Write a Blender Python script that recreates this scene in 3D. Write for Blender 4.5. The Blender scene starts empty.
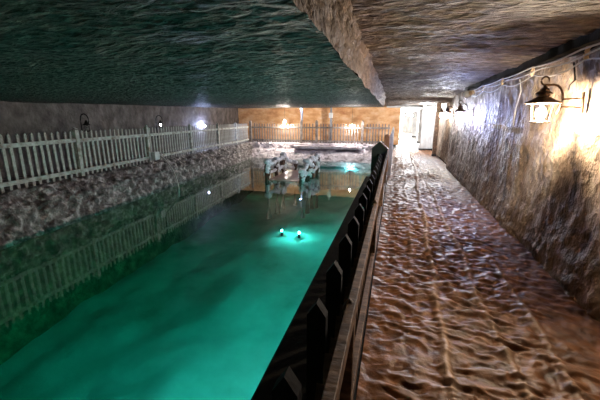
import bpy, bmesh, math, random
from mathutils import Vector, Matrix, noise, Euler
random.seed(7)
S = bpy.context.scene
C = S.collection
PI = math.pi

# ------------------------------------------------------------------ materials
def mat(name, cols, scale=3.0, rough=0.7, bump=0.3, bscale=20.0, stretch=(1, 1, 1), detail=6.0, spec=0.4,
        metal=0.0, bdist=0.03, rough_var=0.0, bstretch=None, voro=0.0):
    m = bpy.data.materials.new(name); m.use_nodes = True
    nt = m.node_tree; N = nt.nodes; L = nt.links; N.clear()
    out = N.new('ShaderNodeOutputMaterial'); b = N.new('ShaderNodeBsdfPrincipled')
    L.new(b.outputs[0], out.inputs[0])
    b.inputs['Roughness'].default_value = rough; b.inputs['Metallic'].default_value = metal
    b.inputs['Specular IOR Level'].default_value = spec
    tc = N.new('ShaderNodeTexCoord')
    mp = N.new('ShaderNodeMapping'); mp.inputs['Scale'].default_value = stretch
    L.new(tc.outputs['Object'], mp.inputs['Vector'])
    nz = N.new('ShaderNodeTexNoise'); nz.inputs['Scale'].default_value = scale; nz.inputs['Detail'].default_value = detail
    nz.inputs['Roughness'].default_value = 0.62
    L.new(mp.outputs[0], nz.inputs['Vector'])
    cr = N.new('ShaderNodeValToRGB'); L.new(nz.outputs['Fac'], cr.inputs[0])
    e = cr.color_ramp.elements
    n = len(cols)
    for i, c in enumerate(cols):
        pos = 0.3 + 0.4 * i / max(1, n - 1)
        if i < 2: el = e[i]; el.position = pos
        else: el = e.new(pos)
        el.color = (*c, 1)
    if n == 1: e[1].color = (*cols[0], 1)
    L.new(cr.outputs[0], b.inputs['Base Color'])
    if bump:
        mp2 = N.new('ShaderNodeMapping'); mp2.inputs['Scale'].default_value = bstretch or stretch
        L.new(tc.outputs['Object'], mp2.inputs['Vector'])
        n2 = N.new('ShaderNodeTexNoise'); n2.inputs['Scale'].default_value = bscale; n2.inputs['Detail'].default_value = 5
        L.new(mp2.outputs[0], n2.inputs['Vector'])
        src = n2.outputs['Fac']
        if voro:
            v = N.new('ShaderNodeTexVoronoi'); v.inputs['Scale'].default_value = voro
            L.new(mp2.outputs[0], v.inputs['Vector'])
            a = N.new('ShaderNodeMath'); a.operation = 'ADD'
            L.new(src, a.inputs[0]); L.new(v.outputs['Distance'], a.inputs[1]); src = a.outputs[0]
        bp = N.new('ShaderNodeBump'); bp.inputs['Strength'].default_value = bump; bp.inputs['Distance'].default_value = bdist
        L.new(src, bp.inputs['Height']); L.new(bp.outputs[0], b.inputs['Normal'])
    if rough_var:
        mr = N.new('ShaderNodeMapRange'); mr.inputs['To Min'].default_value = rough - rough_var; mr.inputs['To Max'].default_value = rough + rough_var
        mr.inputs['From Min'].default_value = 0.35; mr.inputs['From Max'].default_value = 0.65
        L.new(nz.outputs['Fac'], mr.inputs[0]); L.new(mr.outputs[0], b.inputs['Roughness'])
    return m

def emit(name, col, s):
    m = bpy.data.materials.new(name); m.use_nodes = True
    N = m.node_tree.nodes; L = m.node_tree.links; N.clear()
    o = N.new('ShaderNodeOutputMaterial'); e = N.new('ShaderNodeEmission')
    e.inputs[0].default_value = (*col, 1); e.inputs[1].default_value = s
    L.new(e.outputs[0], o.inputs[0]); return m

M = {}
M['pool_ceiling'] = mat('chiselled dark rock', [(.015, .016, .013), (.045, .048, .040), (.22, .23, .21)], 12, .5, 1, 26, (1, 1.8, 1), spec=.5, bdist=.045, bstretch=(1, 2, 1), voro=12)
M['walk_ceiling'] = mat('brown chiselled rock', [(.045, .031, .022), (.11, .078, .058), (.30, .235, .19)], 8, .68, 1, 20, (.6, 1.8, 1), spec=.3, bdist=.06, bstretch=(1, 2.6, 1), voro=8)
M['edge_rock'] = mat('broken brown rock', [(.055, .035, .025), (.12, .08, .058), (.24, .18, .14)], 9, .7, 1, 30, bdist=.06)
M['right_wall'] = mat('streaked salt wall', [(.05, .038, .03), (.25, .18, .125), (.46, .38, .30)], 4, .6, .9, 30, (1, 1.0, .45), spec=.35, bdist=.035, bstretch=(1, 1.1, .9), voro=9)
M['left_wall'] = mat('grey brown mine wall', [(.07, .06, .055), (.15, .13, .12), (.26, .23, .22)], 3.2, .8, .7, 14, (1, 1, .8), bdist=.04)
M['orange_wall'] = mat('orange rock wall', [(.48, .20, .08), (.70, .38, .17), (.80, .56, .36)], 1.6, .8, .5, 10, (1, 1, 2), bdist=.03)
M['floor'] = None
M['bank_dark'] = mat('crumbly salt bank', [(.03, .026, .026), (.17, .14, .135), (.72, .67, .67)], 5, .55, 1, 22, bdist=.05, spec=.5)
M['bank_pink'] = mat('pinkish salt slope', [(.22, .15, .14), (.42, .32, .31), (.62, .55, .56)], 5, .6, .9, 24, bdist=.03)
M['far_salt'] = mat('mauve white salt', [(.38, .31, .34), (.66, .58, .63), (.86, .82, .87)], 3.5, .6, .9, 16, bdist=.05)
M['shaded_rock'] = mat('rock with painted shade', [(.015, .03, .012), (.05, .09, .04), (.12, .18, .09)], 4, .8, .8, 14)  # submerged bank darkened in its colour to stand for dim water
M['ground'] = mat('dark trodden ground', [(.10, .085, .07), (.22, .19, .16)], 4, .8, .6, 14)
M['white_wood'] = mat('weathered pale painted wood', [(.22, .15, .10), (.46, .46, .43), (.66, .69, .66)], 7, .65, .35, 30, (1, 1, 1), bdist=.01)
M['silhouette_wood'] = mat('fence wood darkened as backlit', [(.10, .08, .07), (.24, .20, .18), (.40, .36, .34)], 7, .7, .35, 30, bdist=.01)  # darkened in the colour so the fence reads as a backlit silhouette
M['brown_wood'] = mat('worn brown wood', [(.03, .016, .009), (.10, .056, .03), (.27, .165, .10)], 8, .6, .5, 30, (1.5, .5, 1.5), bdist=.01)
M['dark_wood'] = mat('near black wood', [(.003, .003, .003), (.010, .008, .006)], 8, .75, .4, 30, bdist=.01)  # almost black all over
M['lit_wood'] = mat('brown wood in lamplight', [(.30, .13, .05), (.50, .26, .11)], 8, .6, .4, 30, (1, 1, .3), bdist=.01)  # brown wood with the warm lamplight put into its colour
M['dark_wood'].node_tree.nodes['Principled BSDF'].inputs['Specular IOR Level'].default_value = .12
M['green_wood'] = mat('dark green stained wood', [(.008, .018, .014), (.02, .04, .03)], 6, .6, .3, 30, bdist=.01)
M['iron'] = mat('dark wrought iron', [(.06, .035, .02), (.20, .12, .07)], 12, .6, .3, 50, metal=.2, bdist=.004)
M['black_iron'] = mat('black iron', [(.012, .012, .013), (.03, .03, .03)], 12, .5, .2, 50, metal=.4, bdist=.004)
M['salt'] = mat('white salt crust', [(.90, .88, .93), (.96, .95, .98)], 9, .55, .6, 40, bdist=.02)
M['crust_wood'] = mat('dark salt soaked wood', [(.04, .025, .02), (.20, .10, .07)], 12, .6, .7, 30, bdist=.02)
M['deck'] = mat('pink brown wet boards', [(.38, .20, .16), (.62, .42, .36)], 4, .25, .3, 20, (1, 3, 1), bdist=.01)
M['cable'] = mat('pale cable sheath', [(.45, .42, .40), (.62, .60, .58)], 5, .5, 0)
M['black_cable'] = mat('black cable sheath', [(.015, .014, .014), (.03, .03, .03)], 5, .6, 0)
M['plastic'] = mat('pale grey plastic', [(.6, .62, .62), (.72, .73, .72)], 5, .5, 0)
M['porcelain'] = mat('ochre porcelain', [(.62, .42, .2), (.75, .6, .4)], 5, .3, 0)
M['post'] = mat('grey concrete pole', [(.22, .24, .28), (.40, .41, .44)], 5, .7, .3, 30, bdist=.01)
M['plaster'] = mat('pale grey salt plaster', [(.34, .32, .30), (.62, .60, .58)], 3, .7, .5, 16, (1, 1, .4), bdist=.03)
M['chalk'] = mat('chalk scratches', [(.6, .58, .62), (.75, .73, .78)], 20, .9, 0)
M['basin'] = mat('pool bed silt', [(.26, .33, .26), (.46, .52, .46), (.62, .66, .6)], .7, .9, .2, 3, bdist=.06, detail=9)

# walkway: wet salt floor, pale salt ridges; ripple crests paled too as painted highlights
def floor_mat():
    m = bpy.data.materials.new('rippled salt floor'); m.use_nodes = True
    nt = m.node_tree; N = nt.nodes; L = nt.links; N.clear()
    o = N.new('ShaderNodeOutputMaterial'); b = N.new('ShaderNodeBsdfPrincipled'); L.new(b.outputs[0], o.inputs[0])
    tc = N.new('ShaderNodeTexCoord')
    nz = N.new('ShaderNodeTexNoise'); nz.inputs['Scale'].default_value = 7; nz.inputs['Detail'].default_value = 7
    L.new(tc.outputs['Object'], nz.inputs['Vector'])
    cr = N.new('ShaderNodeValToRGB'); L.new(nz.outputs['Fac'], cr.inputs[0])
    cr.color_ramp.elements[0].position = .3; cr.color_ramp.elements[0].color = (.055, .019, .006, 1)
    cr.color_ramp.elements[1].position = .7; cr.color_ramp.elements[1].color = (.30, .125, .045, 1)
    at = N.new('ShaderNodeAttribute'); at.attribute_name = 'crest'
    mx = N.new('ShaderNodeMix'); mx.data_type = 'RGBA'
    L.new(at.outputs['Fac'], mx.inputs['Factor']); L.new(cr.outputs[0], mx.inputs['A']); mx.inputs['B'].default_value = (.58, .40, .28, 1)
    L.new(mx.outputs['Result'], b.inputs['Base Color'])
    n2 = N.new('ShaderNodeTexNoise'); n2.inputs['Scale'].default_value = 60; n2.inputs['Detail'].default_value = 4
    L.new(tc.outputs['Object'], n2.inputs['Vector'])
    bp = N.new('ShaderNodeBump'); bp.inputs['Strength'].default_value = .35; bp.inputs['Distance'].default_value = .01
    L.new(n2.outputs['Fac'], bp.inputs['Height']); L.new(bp.outputs[0], b.inputs['Normal'])
    b.inputs['Roughness'].default_value = .48; b.inputs['Specular IOR Level'].default_value = .35
    return m
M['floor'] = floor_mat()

def water_mat():
    m = bpy.data.materials.new('green pool water'); m.use_nodes = True
    nt = m.node_tree; N = nt.nodes; L = nt.links; N.clear()
    o = N.new('ShaderNodeOutputMaterial')
    g = N.new('ShaderNodeBsdfGlossy'); g.inputs['Roughness'].default_value = .015; g.inputs[0].default_value = (.95, 1, .97, 1)
    t = N.new('ShaderNodeBsdfTransparent'); t.inputs[0].default_value = (.97, 1, .99, 1)
    fr = N.new('ShaderNodeFresnel'); fr.inputs[0].default_value = 1.62
    mx = N.new('ShaderNodeMixShader'); L.new(fr.outputs[0], mx.inputs[0]); L.new(t.outputs[0], mx.inputs[1]); L.new(g.outputs[0], mx.inputs[2])
    tc = N.new('ShaderNodeTexCoord'); nz = N.new('ShaderNodeTexNoise'); nz.inputs['Scale'].default_value = 2.5; nz.inputs['Detail'].default_value = 2
    L.new(tc.outputs['Object'], nz.inputs['Vector'])
    bp = N.new('ShaderNodeBump'); bp.inputs['Strength'].default_value = .06; bp.inputs['Distance'].default_value = .02
    L.new(nz.outputs['Fac'], bp.inputs['Height']); L.new(bp.outputs[0], g.inputs['Normal'])
    L.new(mx.outputs[0], o.inputs['Surface'])
    va = N.new('ShaderNodeVolumeAbsorption'); va.inputs[0].default_value = (.02, .87, .79, 1); va.inputs[1].default_value = .66
    L.new(va.outputs[0], o.inputs['Volume'])
    return m
M['water'] = water_mat()

def glass_mat():
    m = bpy.data.materials.new('lantern glass'); m.use_nodes = True
    N = m.node_tree.nodes; L = m.node_tree.links; N.clear()
    o = N.new('ShaderNodeOutputMaterial'); g = N.new('ShaderNodeBsdfGlossy'); g.inputs['Roughness'].default_value = .05
    t = N.new('ShaderNodeBsdfTransparent'); fr = N.new('ShaderNodeFresnel'); fr.inputs[0].default_value = 1.3
    mx = N.new('ShaderNodeMixShader'); L.new(fr.outputs[0], mx.inputs[0]); L.new(t.outputs[0], mx.inputs[1]); L.new(g.outputs[0], mx.inputs[2])
    L.new(mx.outputs[0], o.inputs[0]); return m
M['glass'] = glass_mat()

# ------------------------------------------------------------------ mesh helpers
def box(bm, c, s, rot=None):
    r = bmesh.ops.create_cube(bm, size=1.0)
    m = Matrix.Translation(Vector(c)) @ (rot.to_4x4() if rot else Matrix.Identity(4)) @ Matrix.Diagonal((*s, 1))
    bmesh.ops.transform(bm, matrix=m, verts=r['verts'])

def beam(bm, a, b, w, h):
    a = Vector(a); b = Vector(b); d = b - a
    q = d.to_track_quat('Y', 'Z').to_matrix()
    box(bm, (a + b) / 2, (w, d.length, h), q)

def tube(bm, pts, r, n=8, closed=False):
    pts = [Vector(p) for p in pts]; rings = []
    up = Vector((0, 0, 1))
    for i, p in enumerate(pts):
        t = (pts[min(i + 1, len(pts) - 1)] - pts[max(i - 1, 0)]).normalized()
        x = t.cross(up)
        if x.length < 1e-3: x = t.cross(Vector((1, 0, 0)))
        x.normalize(); y = x.cross(t)
        rr = r[i] if isinstance(r, (list, tuple)) else r
        rings.append([bm.verts.new(p + x * (rr * math.cos(2 * PI * k / n)) + y * (rr * math.sin(2 * PI * k / n))) for k in range(n)])
    for a, b in zip(rings, rings[1:]):
        for k in range(n):
            try: bm.faces.new((a[k], a[(k + 1) % n], b[(k + 1) % n], b[k]))
            except ValueError: pass
    bm.faces.new(rings[0][::-1]); bm.faces.new(rings[-1])

def lathe(bm, prof, n=16, c=(0, 0, 0)):
    rings = []
    for r, z in prof:
        rings.append([bm.verts.new((c[0] + r * math.cos(2 * PI * k / n), c[1] + r * math.sin(2 * PI * k / n), c[2] + z)) for k in range(n)])
    for a, b in zip(rings, rings[1:]):
        for k in range(n): bm.faces.new((a[k], a[(k + 1) % n], b[(k + 1) % n], b[k]))
    bm.faces.new(rings[0][::-1]); bm.faces.new(rings[-1])

def obj(name, bm, m, parent=None, smooth=False, bevel=0):
    me = bpy.data.meshes.new(name)
    bmesh.ops.recalc_face_normals(bm, faces=bm.faces[:])
    bm.to_mesh(me); bm.free()
    if smooth: me.polygons.foreach_set('use_smooth', [True] * len(me.polygons))
    me.materials.append(m)
    o = bpy.data.objects.new(name, me); C.objects.link(o)
    if parent is not None: o.parent = parent
    if bevel:
        md = o.modifiers.new('bevel', 'BEVEL'); md.width = bevel; md.segments = 2; md.limit_method = 'ANGLE'
    return o

def tag(o, label=None, cat=None, group=None, kind=None):
    if label: o['label'] = label
    if cat: o['category'] = cat
    if group: o['group'] = group
    if kind: o['kind'] = kind
    return o

def empty(name, loc, label, cat, rz=0, group=None):
    o = bpy.data.objects.new(name, None); C.objects.link(o); o.location = loc; o.rotation_euler = (0, 0, rz)
    o.empty_display_size = .1
    return tag(o, label, cat, group)

def copy_tree(o, parent=None):
    c = o.copy(); C.objects.link(c); c.parent = parent
    for ch in o.children: copy_tree(ch, c)
    return c

def fb(p, oct=4):
    return noise.fractal(Vector(p), 1.0, 2.0, oct)

def grid(name, us, vs, fn, m, attr=None, smooth=True, label=None, kind='structure', close=None):
    """displaced sheet: fn(u,v) -> (x,y,z); kept as one mesh"""
    nu, nv = len(us), len(vs)
    co = []; at = []
    for v in vs:
        for u in us:
            r = fn(u, v)
            co.append(r[:3])
            if attr: at.append(r[3])
    fs = [(j * nu + i, j * nu + i + 1, (j + 1) * nu + i + 1, (j + 1) * nu + i) for j in range(nv - 1) for i in range(nu - 1)]
    me = bpy.data.meshes.new(name); me.from_pydata(co, [], fs)
    if attr:
        a = me.attributes.new(attr, 'FLOAT', 'POINT'); a.data.foreach_set('value', at)
    if smooth: me.polygons.foreach_set('use_smooth', [True] * len(me.polygons))
    me.materials.append(m); me.update()
    o = bpy.data.objects.new(name, me); C.objects.link(o)
    return tag(o, label=label, kind=kind)

def lin(a, b, n): return [a + (b - a) * i / (n - 1) for i in range(n)]
def geo(a, b, n, off=1.5):
    k = math.log((b + off) / (a + off)); return [(a + off) * math.exp(k * i / (n - 1)) - off for i in range(n)]

WZ = -.53                                     # water level
def fenceX(y): return -7.08 - .09 * y         # left fence line
def shoreX(y): return -6.45 - .095 * y        # left shore line
def wallX(y): return -8.75 - .09 * y          # left wall line
def shoreY(x): return 17.3 - .13 * (x + 1.0)  # far shore line
FARF = 19.45                                  # far fence
FARW = 22.0                                   # far wall
def ceilZ(y): return 2.05 + .0165 * y
def stepX(y): return -.28 - .022 * y

# ------------------------------------------------------------------ the shell
def ridge(x, y):
    h = 0
    for (x0, bend, a, w, y0, y1) in ((.50, .030, .042, .032, 0, 60), (.93, .0, .034, .03, 1.5, 60), (1.27, .01, .024, .025, 1.5, 5.2), (.30, .01, .014, .03, 3.5, 60), (.70, .02, .014, .03, 3, 60)):
        c = x0 + bend * max(0, y - 3.0) * (1 if y < 12 else 12 / y) + .06 * noise.noise(Vector((x0 * 9, y * .9, 3))) + .02 * noise.noise(Vector((x0 * 5, y * 5, 7)))
        f = max(0, min(1, (y - y0) * 2)) * max(0, min(1, (y1 - y) * 1.5))
        h += f * a * (.65 + .5 * noise.noise(Vector((x0, y * 3.1, 1)))) * math.exp(-((x - c) / w) ** 2)
    return h
def walk(x, y):
    wx = x + .05 * noise.noise(Vector((x * 4, y * 4, 5)))
    wy = y + .10 * noise.noise(Vector((x * 2.6, y * 2.6, 0))) + .03 * noise.noise(Vector((x * 9, y * 9, 2)))
    r1 = 1 - abs(noise.noise(Vector((wx * 6.0, wy * 10, 0)))) * 2.3
    r2 = 1 - abs(noise.noise(Vector((wx * 13, wy * 19, 9)))) * 2.3
    nb = .5 + 1.1 * noise.noise(Vector((wx * 6.5, wy * 13, 3))) + .35 * noise.noise(Vector((wx * 14, wy * 24, 6)))
    nb = max(0, min(1, nb)); nb = nb * nb * (3 - 2 * nb)
    r1 = max(0, r1) ** 2.2; r2 = max(0, r2) ** 2
    side = max(0, min(1, (1.62 - x) / .35)) * max(.35, min(1, (x + .1) / .2))
    amp = (.55 + .45 * noise.noise(Vector((x * 1.3, y * .8, 4)))) * side
    rd = ridge(x, y)
    h = amp * (.020 * r1 + .008 * r2 + .050 * nb) + rd + .012 * fb((x * 9, y * 9, 0), 3) * (1.2 - side) + .03 * max(0, x - 1.5)
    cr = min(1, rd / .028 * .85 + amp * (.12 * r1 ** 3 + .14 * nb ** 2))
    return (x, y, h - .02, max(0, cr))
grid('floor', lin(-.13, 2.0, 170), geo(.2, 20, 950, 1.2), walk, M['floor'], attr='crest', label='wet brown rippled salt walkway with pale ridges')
grid('floor', lin(-.13, 5.0, 50), lin(20, 60, 120), walk, M['plaster'], attr='crest', label='pale far end of the walkway floor')

def ledge_bm():
    bm = bmesh.new(); box(bm, (-.46, 5.25, -.075), (.66, 10.3, .11)); return bm
o = tag(obj('boarded_ledge', ledge_bm(), M['dark_wood'], bevel=.01), 'long dark wooden ledge above the water beside the walkway fence', 'ledge')
o['kind'] = 'structure'; o.name = 'trim_1'
bm = bmesh.new(); box(bm, (-.35, 13.7, -.10), (.46, 6.6, .16)); tag(obj('trim_2', bm, M['bank_pink']), kind='structure', label='far salt kerb of the walkway')

# right wall, stepped back beyond the second lamp
def rw(y, z):
    base = 1.90 if y < 12.9 else (1.90 + min(1, (y - 12.9) / .12) * .26)
    d = .035 * fb((y * .9, z * .9, 3), 4) + .010 * fb((y * 7, z * 6, 8), 5)
    low = max(0, 1 - z / .55)
    d += low * (.05 + .05 * abs(fb((y * 5, z * 5, 1), 3)))
    d += .014 * max(0, noise.noise(Vector((y * 3.5, z * .8, 2)))) 
    return (base - d, y, z)
grid('wall_right', geo(-1.5, 19.2, 620, 3.0), lin(-.06, 2.62, 110), lambda y, z: rw(y, z), M['right_wall'], label='streaked brown salt wall beside the walkway')
grid('wall_right_far', geo(19.2, 60, 120), lin(-.06, 2.62, 20), lambda y, z: (2.35 + .05 * fb((y, z, 2)), y, z), M['plaster'], label='pale far stretch of the walkway wall')

# ceilings
def pc(u, v):
    y = v; x = wallX(y) - .4 + u * (stepX(y) - wallX(y) + .4)
    s = 1 if 0 < u < 1 else 0
    z = ceilZ(y) + .03 * fb((x * .8, y * 1.1, 0), 3) + .006 * fb((x * 4, y * 9, 4), 4) + .008 * fb((x * 14, y * 22, 4), 2)
    return (x, y, z)
grid('ceiling_pool', lin(0, 1, 360), geo(-1.5, 22.2, 520, 3), pc, M['pool_ceiling'], label='low dark chiselled rock ceiling over the pool')
def sc(u, v):
    y = v; n_ = .035 * fb((y * 2.5, u * 1.5, 2), 4) + .035 * fb((y * 9, u * 5, 5), 4)
    e = pc(1, y)
    x = e[0] + n_ * (.3 + .7 * u) + .04 * noise.noise(Vector((y * 1.2, 0, 0))) - (e[0] + .42) * .9 * u
    z = e[2] + (2.60 - e[2]) * u
    return (x + (.0 if u > 0 else .0), y, z)
grid('ceiling_step', lin(0, 1, 24), geo(-1.5, 18.0, 520, 3), sc, M['edge_rock'], label='rough brown rock face where the ceiling steps up')
def wc(x, y):
    z = 2.58 - .03 * max(0, x) + .03 * fb((x * .9, y * 1.2, 1), 4) + .014 * fb((x * 3, y * 10, 3), 4) + .008 * fb((x * 9, y * 18, 3), 2)
    if y > 15: z -= .10 * min(1, (y - 15) / .15)
    return (x, y, z)
grid('ceiling_walkway', lin(-.75, 2.3, 120), geo(-1.5, 22.0, 480, 3), wc, M['walk_ceiling'], label='brown chiselled rock ceiling over the walkway')
grid('ceiling_far', lin(-1.0, 5.2, 30), lin(21.8, 60, 60), lambda x, y: (x, y, 2.42 + .03 * fb((x, y, 0))), M['plaster'], label='pale ceiling of the far passage')

# left wall, far walls, back and outer closures
grid('wall_left', geo(-1.5, 22.3, 260, 3), lin(.1, 2.6, 50), lambda y, z: (wallX(y) + .05 * fb((y * 1.3, z * 1.3, 5), 4) + .02 * fb((y * 5, z * 5, 5), 3) - .12 * (z - 1) * 0, y, z), M['left_wall'], label='grey brown rough wall behind the pale picket fence')
grid('wall_far', lin(-11.3, .25, 220), lin(.1, 2.6, 50), lambda x, z: (x, FARW + .05 * fb((x * 1.3, z * 1.3, 5), 4), z), M['orange_wall'], label='orange rock wall behind the far picket fence')
grid('wall_far_side', lin(22, 60, 60), lin(-.1, 2.6, 14), lambda y, z: (.12 + .04 * fb((y, z, 5), 3), y, z), M['plaster'], label='pale side wall of the far passage')
grid('wall_end', lin(0, 5, 12), lin(-.1, 2.6, 14), lambda x, z: (x, 46, z), M['plaster'], label='end of the far passage')
grid('wall_near', lin(-10, 2.3, 20), lin(-3, 2.7, 20), lambda x, z: (x, -1.4, z), M['left_wall'], label='mine wall behind the viewer')
bm = bmesh.new(); box(bm, (1.0, -.6, -.12), (2.4, 1.7, .2)); tag(obj('floor_near', bm, M['ground']), kind='structure', label='ground at the near end of the walkway')

# banks: cross profile (distance from the fence line towards the water, height)
def left_bank(u, v):
    y = v; fx = fenceX(y); sx = shoreX(y); w = sx - fx
    P = [(-2.1, .30), (-.2, .30), (.12, .27), (.30, .10), (.46, -.02), (w * .72, -.10), (w * .9, -.40), (w, WZ), (w + .02, -.60)]
    t = u * (len(P) - 1); i = min(int(t), len(P) - 2); f = t - i
    a = P[i][0] * (1 - f) + P[i + 1][0] * f; z = P[i][1] * (1 - f) + P[i + 1][1] * f
    k = max(0, min(1, (a + .1) / .2)) * (1 if z > WZ - .1 else .3)
    n1 = fb((fx + a * 2, y * 1.8, z * 2), 5); n2 = fb((a * 7, y * 7, z * 7), 4) * 1.6 + .5 * (1 - 2 * abs(noise.noise(Vector((a * 5, y * 3.5, z * 5)))))
    return (fx + a + k * (.07 * n1 + .035 * n2), y, z + k * (.07 * n1 + .04 * n2) * (1 if z > WZ + .1 else .35))
ub = sorted(set(lin(0, 1, 9) + lin(.12, .90, 110)))
grid('bank_left', ub, geo(-1.4, 22.0, 520, 3), left_bank, M['bank_dark'], label='crumbly salt crusted bank under the left fence')

grid('pool_wall_left', lin(-3.0, -.60, 26), geo(-1.4, 19.0, 200, 3), lambda z, y: (shoreX(y) - .04 + (-.6 - z) * .12 + .06 * fb((y * 1.6, z * 1.6, 4), 4), y, z), M['shaded_rock'], label='rock side of the pool under the left bank with its gloom painted in')
def far_bank(u, v):
    x = v; sy = shoreY(x); w = 19.2 - sy
    P = [(-3.0, .30), (-.25, .30), (.0, .28), (.06, .18), (.10, .03), (.14, -.04), (.45 * w, -.16), (.85 * w, -.42), (w, WZ), (w + .2, -1.2), (w + .3, -2.9)]
    t = u * (len(P) - 1); i = min(int(t), len(P) - 2); f = t - i
    a = P[i][0] * (1 - f) + P[i + 1][0] * f; z = P[i][1] * (1 - f) + P[i + 1][1] * f
    k = max(0, min(1, (a + .2) / .2)) * (1 if z > WZ - .1 else .2)
    n1 = fb((x * 1.8, a * 2, z * 2 + 9), 5); n2 = fb((x * 6, a * 6, z * 6), 4)
    return (x, 19.2 - a - k * (.08 * n1 + .03 * n2), z + k * (.05 * n1 + .03 * n2) * (1 if z > WZ + .1 else .35))
ub2 = sorted(set(lin(0, 1, 11) + lin(.1, .82, 70)))
grid('bank_far', ub2, lin(-9.6, -.10, 420), far_bank, M['far_salt'], label='pinkish white salt bank under the far fence')
# slab lip above a dark slot on the far bank
bm = bmesh.new(); box(bm, (-3.75, 18.88, .10), (4.0, .62, .13)); 
bmesh.ops.subdivide_edges(bm, edges=bm.edges[:], cuts=12, use_grid_fill=True)
for v in bm.verts: v.co += Vector((0, .04, .03)) * fb(v.co * 2.5, 3)
tag(obj('salt_slab', bm, M['far_salt'], smooth=True), 'long overhanging salt slab on the far bank over a dark slot', 'slab')

# basin
def basin(x, y):
    z = -2.55 + .12 * fb((x * .5, y * .5, 0), 3)
    z += .9 * max(0, 1 - (-x - .8) / 1.6) ** 2 * max(0, min(1, (y - 4) / 5)) + .55 * max(0, min(1, (y - 5) / 6)) * max(0, min(1, (x + 5.5) / 2))
    return (x, y, z)
grid('pool_bottom', lin(-9, -.6, 170), lin(-1.4, 18.4, 300), basin, M['basin'], label='silty rocky bed of the pool')
grid('pool_wall_right', lin(-1.4, 19.2, 120), lin(-2.9, -.10, 24), lambda y, z: (-.74 + .05 * fb((0, y * 1.5, z * 1.5)), y, z), M['basin'], label='rock side of the pool below the ledge')
bm = bmesh.new(); box(bm, (-4.91, 8.78, WZ - 1.25), (8.42, 20.3, 2.5))
tag(obj('pool_water', bm, M['water']), 'clear emerald green water filling the mine pool', 'water', kind='stuff')

# ------------------------------------------------------------------ fences
def picket_bm(h, w, t, z0):
    bm = bmesh.new()
    pr = [(-w / 2, z0), (w / 2, z0), (w / 2, h - w * .75), (0, h), (-w / 2, h - w * .75)]
    a = [bm.verts.new((x, -t / 2, z)) for x, z in pr]; b = [bm.verts.new((x, t / 2, z)) for x, z in pr]
    bm.faces.new(a); bm.faces.new(b[::-1])
    for i in range(5): bm.faces.new((a[i], a[(i + 1) % 5], b[(i + 1) % 5], b[i]))
    return bm

def fence(name, A, B, z, posts, label, wood, h=1.16, pitch=.17, pw=.06, side=1, rails=(.20, .93), gap=None, post_h=1.2, pt=.022, post_w=.11, post_mat=None, wob=.012):
    """local x runs along the fence; side +1/-1 = where the pickets are relative to rails"""
    A = Vector((A[0], A[1], z)); B = Vector((B[0], B[1], z)); L = (B - A).length
    rz = math.atan2(B.y - A.y, B.x - A.x)
    root = empty(name, A, label, 'fence', rz)
    me = None
    for s in posts:
        bm = bmesh.new(); box(bm, (s, 0, post_h / 2 - .05), (post_w, post_w * .9, post_h + .1))
        bmesh.ops.create_cone(bm, cap_ends=True, segments=4, radius1=post_w * .7, radius2=.01, depth=.05, matrix=Matrix.Translation((s, 0, post_h + .045)) @ Matrix.Rotation(PI / 4, 4, 'Z'))
        p = obj('post', bm, post_mat or wood, root, bevel=.006)
    ps = sorted([0] + list(posts) + [L]); ps = [p for i, p in enumerate(ps) if i == 0 or p - ps[i - 1] > .3]
    for a, b in zip(ps, ps[1:]):
        for rzh in rails:
            bm = bmesh.new(); beam(bm, (a, -.01 * side, rzh + random.uniform(-wob, wob)), (b, -.01 * side, rzh + random.uniform(-wob, wob)), .045, .09)
            obj('rail', bm, wood, root, bevel=.004)
    n = int(L / pitch)
    shared = None
    for i in range(n):
        s = (i + .5) * L / n
        if any(abs(s - q) < post_w * .75 for q in posts): continue
        if gap and gap[0] < s < gap[1] and (i % 2): continue
        if shared is None:
            pk = obj('picket', picket_bm(h, pw, pt, .02), wood, root); shared = pk
        else:
            pk = shared.copy(); C.objects.link(pk); pk.parent = root
        pk.location = (s + random.uniform(-.008, .008), side * (.035 + pt / 2 - .01), random.uniform(-.018, .012))
        pk.rotation_euler = (0, random.uniform(-.018, .018), 0)
    return root

# left fence: posts where the photograph shows them
yA = 2.9; A = (fenceX(yA), yA); yB = 19.36; B = (fenceX(yB), yB)
kk = math.hypot(1, .09)
fence('picket_fence', A, B, .28, [(y - yA) * kk for y in (3.75, 6.55, 9.35, 12.2, 14.9, 17.3)], 'long weathered pale picket fence on the left bank of the pool', M['white_wood'], side=1, pitch=.165, h=1.16, rails=(.17, .93), post_h=1.18)
# far fence with a gate between its two stout posts
xL = fenceX(19.45) + .14
root = fence('picket_fence', (xL, FARF), (-.28, FARF), .30, [.0, 3.28, 4.22, 6.9], 'picket fence along the far end of the pool, darkened as a silhouette', M['silhouette_wood'], side=1, pitch=.165, h=1.14, rails=(.13, .90), post_h=1.26, post_w=.14)
# walkway fences
fence('picket_fence', (-.165, .35), (-.165, 9.85), 0, [1.15, 3.3, 5.5, 7.7], 'near dark brown picket fence between the walkway and the ledge', M['brown_wood'], side=1, pitch=.145, h=.80, rails=(.20, .80), post_h=.80, pw=.07, pt=.03, post_w=.07)
fence('picket_fence', (-.10, 10.62), (-.10, 19.4), 0, [.12, 2.4, 4.6, 6.8, 9.0], 'far stretch of the walkway picket fence beyond the gabled box', M['plaster'], side=1, pitch=.17, h=1.12, rails=(.25, .88), post_h=1.2, pw=.07)

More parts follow.
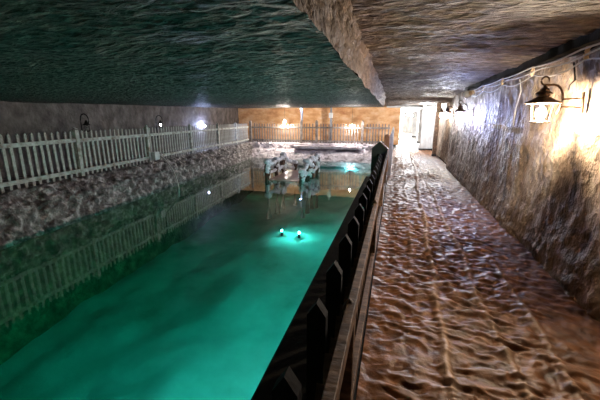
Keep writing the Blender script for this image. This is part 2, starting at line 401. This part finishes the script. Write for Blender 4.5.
# stout stakes standing on the ledge behind the near fence
sb = picket_bm(1.0, .085, .05, -.01)
stk = tag(obj('fence_stake', sb, M['dark_wood']), 'dark pointed stake standing on the ledge behind the near walkway fence', 'stake', 'stakes along the ledge')
stk.location = (-.278, .83, -.02)
for i in range(1, 16):
    c = stk.copy(); C.objects.link(c); c.location = (-.278 + random.uniform(-.006, .006), .83 + .44 * i, -.02 + random.uniform(-.02, .0))

# gabled box closing off the ledge
g = empty('gabled_box', (-.40, 9.98, -.02), 'dark green wooden box with a pointed gable closing off the ledge', 'box')
def pent(w, hs, ha, y0, y1, z0=0):
    bm = bmesh.new(); pr = [(-w / 2, z0), (w / 2, z0), (w / 2, hs), (0, ha), (-w / 2, hs)]
    a = [bm.verts.new((x, y0, z)) for x, z in pr]; b = [bm.verts.new((x, y1, z)) for x, z in pr]
    bm.faces.new(a); bm.faces.new(b[::-1])
    for i in range(5): bm.faces.new((a[i], a[(i + 1) % 5], b[(i + 1) % 5], b[i]))
    return bm
obj('body', pent(.44, .88, 1.08, -.05, .26), M['green_wood'], g)
bm = bmesh.new(); box(bm, (.04, -.06, .40), (.20, .03, .72)); obj('dark_opening', bm, M['dark_wood'], g)  # flat black panel painting the shade of the open front
for s in (-1, 1):
    bm = bmesh.new(); beam(bm, (0, .1, 1.10), (s * .25, .1, .875), .36, .025); obj('roof_board', bm, M['brown_wood'] if s > 0 else M['green_wood'], g)  # right board coloured lighter to paint the lit side of the roof
# tall brown post beyond it, orange lamplight put into its colour
bm = bmesh.new(); box(bm, (0, 0, .62), (.15, .13, 1.24))
bmesh.ops.create_uvsphere(bm, u_segments=14, v_segments=8, radius=.075, matrix=Matrix.Translation((0, 0, 1.24)) @ Matrix.Diagonal((1, .9, .7, 1)))
o = tag(obj('fence_post', bm, M['lit_wood'], bevel=.015), 'brown round topped post beside the gabled box, lit orange in its colour', 'post'); o.location = (-.22, 10.5, -.02)

# ------------------------------------------------------------------ lamps
WARM = (1, .82, .60); COOL = (.40, .47, 1.0); WHITE = (1, .93, .84)

def make_lantern(loc, rz, label, W, col, estr, wall_dx=.36, sc_=1.0, group=None):
    """lantern hanging from a gooseneck wall bracket; local +x points to the wall"""
    t = empty('wall_lantern', loc, label, 'lantern', rz, group)
    t.scale = (sc_,) * 3
    bm = bmesh.new()   # cap: two tiers over a wide brim
    lathe(bm, [(.205, .0), (.205, .012), (.13, .05), (.075, .085), (.07, .12), (.105, .125), (.06, .16), (.05, .185), (.025, .20), (.012, .23)], 24); obj('lamp_cap', bm, M['iron'], t, smooth=False)
    bm = bmesh.new(); lathe(bm, [(.06, -.255), (.115, -.25), (.12, -.235), (.07, -.225), (.05, -.215)], 20)
    obj('lamp_base', bm, M['iron'], t)
    bm = bmesh.new()
    for k in range(6):
        a = 2 * PI * k / 6 + .3; tube(bm, [(.135 * math.cos(a), .135 * math.sin(a), .0), (.10 * math.cos(a), .10 * math.sin(a), -.238)], .003, 6)
    obj('cage', bm, M['iron'], t)
    bm = bmesh.new(); lathe(bm, [(.088, -.228), (.122, -.002)], 20); bm.faces.ensure_lookup_table()
    bmesh.ops.delete(bm, geom=[f for f in bm.faces if len(f.verts) > 4], context='FACES_ONLY')
    gl = obj('glass', bm, M['glass'], t, smooth=True)
    bm = bmesh.new(); lathe(bm, [(.012, -.02), (.018, -.05), (.050, -.08), (.062, -.13), (.045, -.18), (.01, -.205)], 14)
    e = emit('lamp glow ' + label[:12], col, estr); obj('bulb', bm, e, t, smooth=True)
    bm = bmesh.new()   # gooseneck arm
    pts = []
    for k in range(15):                                   # curl
        a = -.35 * PI + (1.55 * PI) * k / 14; pts.append((-.02 - .055 * math.cos(a + PI) * -1, 0, .285 + .055 * math.sin(a)))
    pts = [(.045 * math.cos(a) - .01, 0, .29 + .05 * math.sin(a)) for a in [(-.1 + 1.5 * k / 12) * PI for k in range(13)]]
    pts += [(.03, 0, .235), (.09, 0, .238), (.14, 0, .225), (.18, 0, .19), (.21, 0, .13), (.222, 0, .06), (.218, 0, -.03), (.205, 0, -.09), (.185, 0, -.13)]
    tube(bm, pts, [.008] * 3 + [.011] * 10 + [.014] * 9, 8); obj('arm', bm, M['iron'], t, smooth=True)
    for q in (.05, -.04):
        bm = bmesh.new(); beam(bm, (.21, 0, q), (wall_dx - .01, 0, q * 1.3), .018, .018); obj('strut', bm, M['iron'], t)
    bm = bmesh.new(); beam(bm, (wall_dx, -.02, -.13), (wall_dx, .03, .14), .022, .05); obj('wall_plate', bm, M['iron'], t, bevel=.004)
    return t

make_lantern((1.50, 4.25, 1.90), 0, 'wrought iron lantern glowing warm white on the near right wall', 0, WARM, 3100, wall_dx=.455, sc_=.80)
SPOTS = [((1.53, 9.3, 1.90), 'bluish white lantern on the right wall, next after the near warm one', COOL),
         ((1.55, 11.7, 1.92), 'second bluish lantern along the right wall, before the wall steps back', (.72, .78, 1)),
         ((1.80, 15.2, 1.97), 'bright white lantern on the stepped back part of the right wall', WHITE)]
for loc, lab, col in SPOTS:
    make_lantern(loc, 0, lab, 0, col, 1100 if 'next after' in lab else 2000, wall_dx=.38, sc_=.8)

def bulb_lamp(name, loc, label, col, estr, r=.05, hang=None, cat='lamp'):
    t = empty(name, loc, label, cat)
    bm = bmesh.new(); bmesh.ops.create_icosphere(bm, subdivisions=2, radius=r); obj('bulb', bm, emit('glow ' + label[:14], col, estr), t, smooth=True)
    bm = bmesh.new(); lathe(bm, [(.02, r * .8), (.03, r + .01), (.028, r + .05), (.012, r + .07)], 10); obj('socket', bm, M['black_iron'], t)
    if hang:
        bm = bmesh.new(); tube(bm, [(0, 0, r + .06), (0, 0, hang)], .006, 6); obj('cord', bm, M['black_cable'], t)
    return t
LAMPS = []
LAMPS.append(bulb_lamp('bulb_lamp', (-6.35, 19.15, 1.53), 'dazzling white bulb hanging just over the far fence before the orange wall', (1, .90, .76), 2100, .06, .80))
LAMPS.append(bulb_lamp('bulb_lamp', (-2.36, 19.15, 1.33), 'small warm bulb hanging low before the far fence', (1, .92, .86), 1900, .045, .98))
LAMPS.append(bulb_lamp('bulb_lamp', (-10.0, 16.3, 1.33), 'bluish white bulb on the left wall near the far corner', (.5, .6, 1), 1600, .05, .15))
LAMPS.append(bulb_lamp('bulb_lamp', (-5.62, 20.12, 2.28), 'tiny blue light at the top of the left pole', (.35, .5, 1), 400, .03))
# passage lamps
LAMPS.append(bulb_lamp('bulb_lamp', (1.50, 18.4, 2.20), 'bright white bulb hanging from the passage ceiling', (.9, .94, 1), 3500, .06, .2))
LAMPS.append(bulb_lamp('bulb_lamp', (.85, 27.0, 2.0), 'distant white bulb in the passage, nearest the pale post', (.95, .97, 1), 9000, .07, .42))
LAMPS.append(bulb_lamp('bulb_lamp', (1.6, 38.0, 2.0), 'farthest white bulb at the end of the passage', (1, .97, .92), 14000, .08, .42))

# underwater lamps
def under(x, y, z, lab, st, group=None, pole=0, hood=False):
    t = empty('underwater_lamp', (x, y, z), lab, 'lamp', 0, group)
    bm = bmesh.new(); lathe(bm, [(.05, -.16), (.05, -.13), (.03, -.12), (.05, -.04), (.055, -.02)], 14); obj('housing', bm, M['black_iron'], t)
    bm = bmesh.new(); bmesh.ops.create_icosphere(bm, subdivisions=2, radius=(.04 if hood else .028), matrix=Matrix.Translation((0, 0, .02))); obj('bulb', bm, emit('underwater glow', (.75, .85, 1), st), t, smooth=True)
    if hood:
        bm = bmesh.new(); lathe(bm, [(.17, .055), (.19, .02), (.20, .02), (.18, .075), (.04, .12)], 18); obj('hood', bm, M['black_iron'], t)  # hood added to keep the lamp's light off the ceiling
    if pole:
        bm = bmesh.new(); tube(bm, [(0, 0, -.15), (0, 0, -pole)], .02, 7); obj('stand', bm, M['black_iron'], t)
under(-3.41, 9.86, -1.9, 'left of the two lamps glowing under the green water', 1500, pole=.5)
under(-2.80, 9.81, -1.9, 'right of the two lamps glowing under the green water', 2200, pole=.5)
for y, st in ((.9, 4600), (2.2, 4000), (3.6, 2600), (5.2, 1200), (7.2, 1200), (9.2, 1100)):  # unseen below the ledge, brightening the pool from its right side
    under(-.98, y, -1.35, 'unseen lamp fixed under water below the boarded ledge', st, 'lamps under the ledge', hood=True)
under(-2.15, 17.25, -.85, 'underwater lamp in front of the far salt bank behind the jetty', 1500, pole=1.4)

# small curled hook lamps on the left side
def hook_lamp(loc, label, lit):
    t = empty('hook_lamp', loc, label, 'lamp')
    pts = [(0, 0, -.55), (0, 0, 0)] + [(.14 * math.cos(a) + .14, 0, .10 + .16 * math.sin(a)) for a in [PI - k * PI * 1.35 / 14 for k in range(15)]]
    bm = bmesh.new(); tube(bm, pts, .014, 7); obj('hook', bm, M['black_iron'], t, smooth=True)
    bm = bmesh.new(); lathe(bm, [(.11, -.10), (.05, -.05), (.03, .0), (.01, .04)], 14, (.19, 0, .06)); obj('lamp_cap', bm, M['black_iron'], t)
    bm = bmesh.new(); tube(bm, [(.10, 0, -.20), (.28, 0, -.20)], .012, 6); tube(bm, [(.11, 0, -.05), (.12, 0, -.2)], .006, 5); tube(bm, [(.27, 0, -.05), (.26, 0, -.2)], .006, 5)
    obj('cage', bm, M['black_iron'], t)
    bm = bmesh.new(); bmesh.ops.create_icosphere(bm, subdivisions=2, radius=.035, matrix=Matrix.Translation((.19, 0, -.08)))
    obj('bulb', bm, emit('hook glow', (.85, .88, 1), 60) if lit else M['glass'], t, smooth=True)
hook_lamp((-8.35, 7.35, 1.60), 'unlit black hook lamp curling above the left fence near its stout pale post', False)
hook_lamp((-8.75, 10.9, 1.58), 'small dim hook lamp above the left fence beside the junction box post', True)

# poles from floor to ceiling behind the far fence
for x, lab in ((-5.62, 'grey pole with a tiny blue light behind the far fence'), (-3.78, 'grey pole carrying a small box behind the far fence')):
    t = empty('pole', (x, 20.3, .28), lab, 'pole')
    bm = bmesh.new(); tube(bm, [(0, 0, 0), (0, 0, 2.07)], .065, 12); obj('shaft', bm, M['post'], t, smooth=True)
    bm = bmesh.new(); lathe(bm, [(.12, 0), (.12, .03), (.07, .05)], 14); obj('foot', bm, M['post'], t)
    if x > -5:
        bm = bmesh.new(); box(bm, (0, -.09, 1.62), (.22, .14, .30)); obj('box', bm, M['plastic'], t, bevel=.01)
        bm = bmesh.new(); tube(bm, [(.05, -.09, 1.5), (.16, -.1, 1.35), (.05, -.08, 1.15)], .012, 6); obj('cable', bm, M['black_cable'], t)

# timber and plaster uprights along the passage
def upright(x, y, w, d, label, m, h=2.5):
    t = empty('support_post', (x, y, -.03), label, 'post')
    bm = bmesh.new(); box(bm, (0, 0, h / 2), (w, d, h)); bmesh.ops.subdivide_edges(bm, edges=bm.edges[:], cuts=5, use_grid_fill=True)
    for v in bm.verts: v.co += Vector((1, 1, 0)) * .02 * fb(v.co * 2 + Vector((x, y, 0)), 3)
    obj('shaft', bm, m, t, bevel=.01)
    bm = bmesh.new(); box(bm, (0, 0, .05), (w * 1.12, d * 1.12, .12)); obj('foot', bm, M['black_iron'], t)
    return t
upright(.42, 29.5, .34, .3, 'pale square post standing at the left of the bright passage', M['plaster'], 2.40)
upright(1.72, 20.2, .62, .5, 'broad pale pillar against the right wall of the passage', M['plaster'], 2.44)
upright(1.80, 26.0, .40, .4, 'grey post on the right of the passage behind the broad pillar', M['plaster'], 2.40)
upright(1.86, 17.0, .18, .25, 'narrow weathered timber between the third lantern and broad pillar', M['brown_wood'])
upright(1.75, 34.0, .40, .4, 'distant pale post on the right of the passage', M['plaster'], 2.40)
bm = bmesh.new(); box(bm, (.85, 21.9, 2.47), (2.9, .5, .20)); tag(obj('ceiling_beam', bm, M['plaster'], bevel=.02), 'pale cross beam under the ceiling where the passage narrows', 'beam')
bm = bmesh.new(); box(bm, (.62, 19.7, .0), (.75, .7, .06)); tag(obj('floor_hatch', bm, M['plastic'], bevel=.01), 'flat pale hatch cover on the walkway near the passage', 'hatch')

# salt crusted rails on the jetty in the pool
dk = empty('jetty', (-3.95, 12.7, WZ), 'low pinkish board platform lying at the water surface between salt crusted rails', 'platform')
for i in range(9):
    bm = bmesh.new(); box(bm, (.05, -1.12 + .28 * i, .005), (1.16, .26, .05)); obj('board', bm, M['deck'], dk, bevel=.008)
bm = bmesh.new()
bm.free()
for s in (-.42, .5):
    bm = bmesh.new(); beam(bm, (s, -1.2, -.10), (s, 1.25, -.10), .12, .14); obj('beam', bm, M['crust_wood'], dk)
def blob(bm, c, r, seed, squash=.8):
    v = bmesh.ops.create_icosphere(bm, subdivisions=3, radius=1)['verts']
    for q in v:
        n = q.co.normalized(); k = 1 + .45 * fb(n * 1.6 + Vector((seed, 0, 0)), 4)
        q.co = Vector(c) + Vector((n.x, n.y, n.z * squash)) * r * k
def salt_rail(x, posts, label, flip):
    t = empty('salted_railing', (x, 0, WZ), label, 'railing')
    tops = []
    for i, (dx, y, h, r) in enumerate(posts):
        bm = bmesh.new(); tube(bm, [(dx, y, -1.6), (dx, y, h * .5), (dx + .02, y, h)], [r, r * 1.05, r * .8], 10)
        bmesh.ops.subdivide_edges(bm, edges=bm.edges[:], cuts=3, use_grid_fill=True)
        for v in bm.verts: v.co += Vector((1, 1, .3)) * .05 * fb(v.co * 6 + Vector((i, 0, 0)), 3)
        obj('post', bm, M['crust_wood'], t, smooth=True)
        bm = bmesh.new()
        blob(bm, (dx, y, h + .01), r * 1.35, i * 3.1 + x, .7)
        for k in range(6):
            a = random.random() * 6.28; zz = h * (.15 + .8 * k / 5)
            blob(bm, (dx + r * .6 * math.cos(a), y + r * .6 * math.sin(a), zz), max(r * .75, h * .12), k * 1.7 + i, 1.1)
        obj('salt_crust', bm, M['salt'], t, smooth=True)
        tops.append((dx, y, h))
    for a, b in zip(tops, tops[1:]):
        for f, rr in ((.92, .05), (.42, .045)):
            bm = bmesh.new(); A_ = Vector((a[0], a[1], a[2] * f)); B_ = Vector((b[0], b[1], b[2] * f))
            for k in range(9):
                p = A_.lerp(B_, k / 8) + Vector((0, 0, -.05 * math.sin(PI * k / 8)))
                blob(bm, p, rr * random.uniform(1.1, 1.9), k + a[1], .9)
            obj('crossbar', bm, M['salt'], t, smooth=True)
salt_rail(-4.62, [(0, 11.75, .66, .11), (.10, 12.5, .66, .10), (.12, 13.3, .80, .10), (.42, 14.05, .36, .09)], 'left salt crusted railing rising from the pool jetty', 1)
salt_rail(-3.22, [(-.02, 11.75, .34, .10), (.06, 12.3, .66, .12), (.08, 12.9, .70, .10), (.16, 13.5, .74, .10)], 'right salt crusted railing rising from the pool jetty', -1)

# junction box and its cable on the left fence
jb = tag(obj('junction_box', (lambda b: (box(b, (0, 0, 0), (.12, .24, .26)), b)[1])(bmesh.new()), M['plastic'], bevel=.008), 'pale grey junction box fixed low on a left fence post', 'box')
jb.location = (fenceX(9.5) + .15, 9.52, .50)
bm = bmesh.new(); pts = [(-7.68, 9.60, .50), (-7.58, 9.70, .36), (-7.36, 9.62, .18), (-7.15, 9.52, .0), (-7.0, 9.46, -.30), (-6.86, 9.34, -.56), (-6.8, 9.2, -.8)]
tube(bm, pts, .024, 7); tag(obj('cable', bm, M['cable'], smooth=True), 'pale cable running from the junction box down the bank into the water', 'cable')

# wiring along the right wall under the ceiling
def sag(y0, y1, z, x, amp, n=14, ph=0):
    ys = lin(y0, y1, 60); return [(x + .01 * math.sin(y * 3 + ph), y, z - amp * abs(math.sin((y + ph) * PI / 1.35)) + .0) for y in ys]
bm = bmesh.new(); box(bm, (1.80, 5.0, 2.50), (.16, 10.4, .13)); bmesh.ops.subdivide_edges(bm, edges=[e for e in bm.edges if abs((e.verts[0].co - e.verts[1].co).y) > 1], cuts=60)
for v in bm.verts: v.co += Vector((.02, 0, .03)) * fb((v.co.x * 5, v.co.y * 2, 0), 3)
tag(obj('cable_duct', bm, M['dark_wood']), 'dark timber duct running where the right wall meets the ceiling', 'duct')
for z, x, amp, ph, r, lab in ((2.40, 1.70, .02, 0, .009, 'upper pale wire stretched along the right wall below the ceiling'), (2.36, 1.72, .035, .3, .009, 'middle pale wire stretched along the right wall below the ceiling'), (2.31, 1.74, .075, 0, .008, 'lowest pale wire sagging between insulators on the right wall')):
    bm = bmesh.new(); tube(bm, sag(.6, 10.0, z, x, amp, ph=ph), r, 6); tag(obj('wire', bm, M['cable'], smooth=True), lab, 'wire')
bm = bmesh.new(); lathe(bm, [(.012, 0), (.025, .01), (.018, .03), (.028, .045), (.012, .06)], 10)
ins = tag(obj('insulator', bm, M['porcelain'], smooth=True), 'small ochre insulator holding wires under the ceiling duct', 'insulator', 'insulators on the right wall'); ins.location = (1.73, 1.35, 2.35)
for i in range(1, 7):
    for dz in (0, -.06):
        c = ins.copy(); C.objects.link(c); c.location = (1.73, 1.35 * (i + 1), 2.36 + dz)
for y, lab, z0, m in ((6.1, 'pale cable hanging down the wall left of the near lantern', 1.62, 'cable'), (4.45, 'dark cable dropping to the wall plate of the near lantern', 2.05, 'black_cable')):
    bm = bmesh.new(); tube(bm, [(1.80, y, 2.33), (1.83, y - .02, 2.15), (1.81, y + .03, 1.9 if z0 < 1.9 else 2.1), (1.82, y + .06, z0)], .009, 6)
    tag(obj('cable', bm, M[m], smooth=True), lab, 'cable')
t = empty('flask_lamp', (1.58, 8.9, 2.29), 'unlit round glass lamp with an orange cap under the ceiling wires', 'lamp')
bm = bmesh.new(); bmesh.ops.create_uvsphere(bm, u_segments=16, v_segments=10, radius=.085); obj('globe', bm, M['plastic'], t, smooth=True)
bm = bmesh.new(); tube(bm, [(.05, -.06, .02), (.10, -.12, .04)], .05, 10); obj('cap', bm, M['porcelain'], t)
bm = bmesh.new(); tube(bm, [(0, 0, .07), (.06, 0, .13), (.15, 0, .16)], .01, 6); obj('hanger', bm, M['black_iron'], t)
# faint scratched marks on the wall left of the lantern
t = empty('scratched_writing', (1.84, 7.2, 1.6), 'faint pale scratched writing on the wall left of the near lantern', 'writing')
for k in range(9):
    y = .7 - k * .16; a = random.uniform(-.05, .05)
    bm = bmesh.new(); tube(bm, [(.0, y, -.05), (-.02, y + a, .04), (.0, y - .07, random.uniform(-.04, .05))], .006, 4); obj('stroke', bm, M['chalk'], t)

# ------------------------------------------------------------------ world, camera
w = bpy.data.worlds.new('World'); S.world = w; w.use_nodes = True
w.node_tree.nodes['Background'].inputs[0].default_value = (.5, .6, .8, 1); w.node_tree.nodes['Background'].inputs[1].default_value = .0
cd = bpy.data.cameras.new('camera'); cam = bpy.data.objects.new('camera', cd); C.objects.link(cam); S.camera = cam
F_ = 330.0; cd.sensor_width = 36; cd.lens = 36 * F_ / 600; cd.clip_start = .02
pit = math.atan(82 / F_); yaw = math.atan(96 / F_ * math.cos(pit))
cam.location = (0, 0, 1.75); cam.rotation_euler = (PI / 2 - pit, 0, yaw)
S.view_settings.view_transform = 'Standard'; S.view_settings.look = 'None'; S.view_settings.gamma = 1; S.view_settings.use_curve_mapping = False
S.view_settings.exposure = 0.0
S.cycles.use_denoising = True
S.cycles.max_bounces = 8; S.cycles.transparent_max_bounces = 16; S.cycles.sample_clamp_indirect = 6
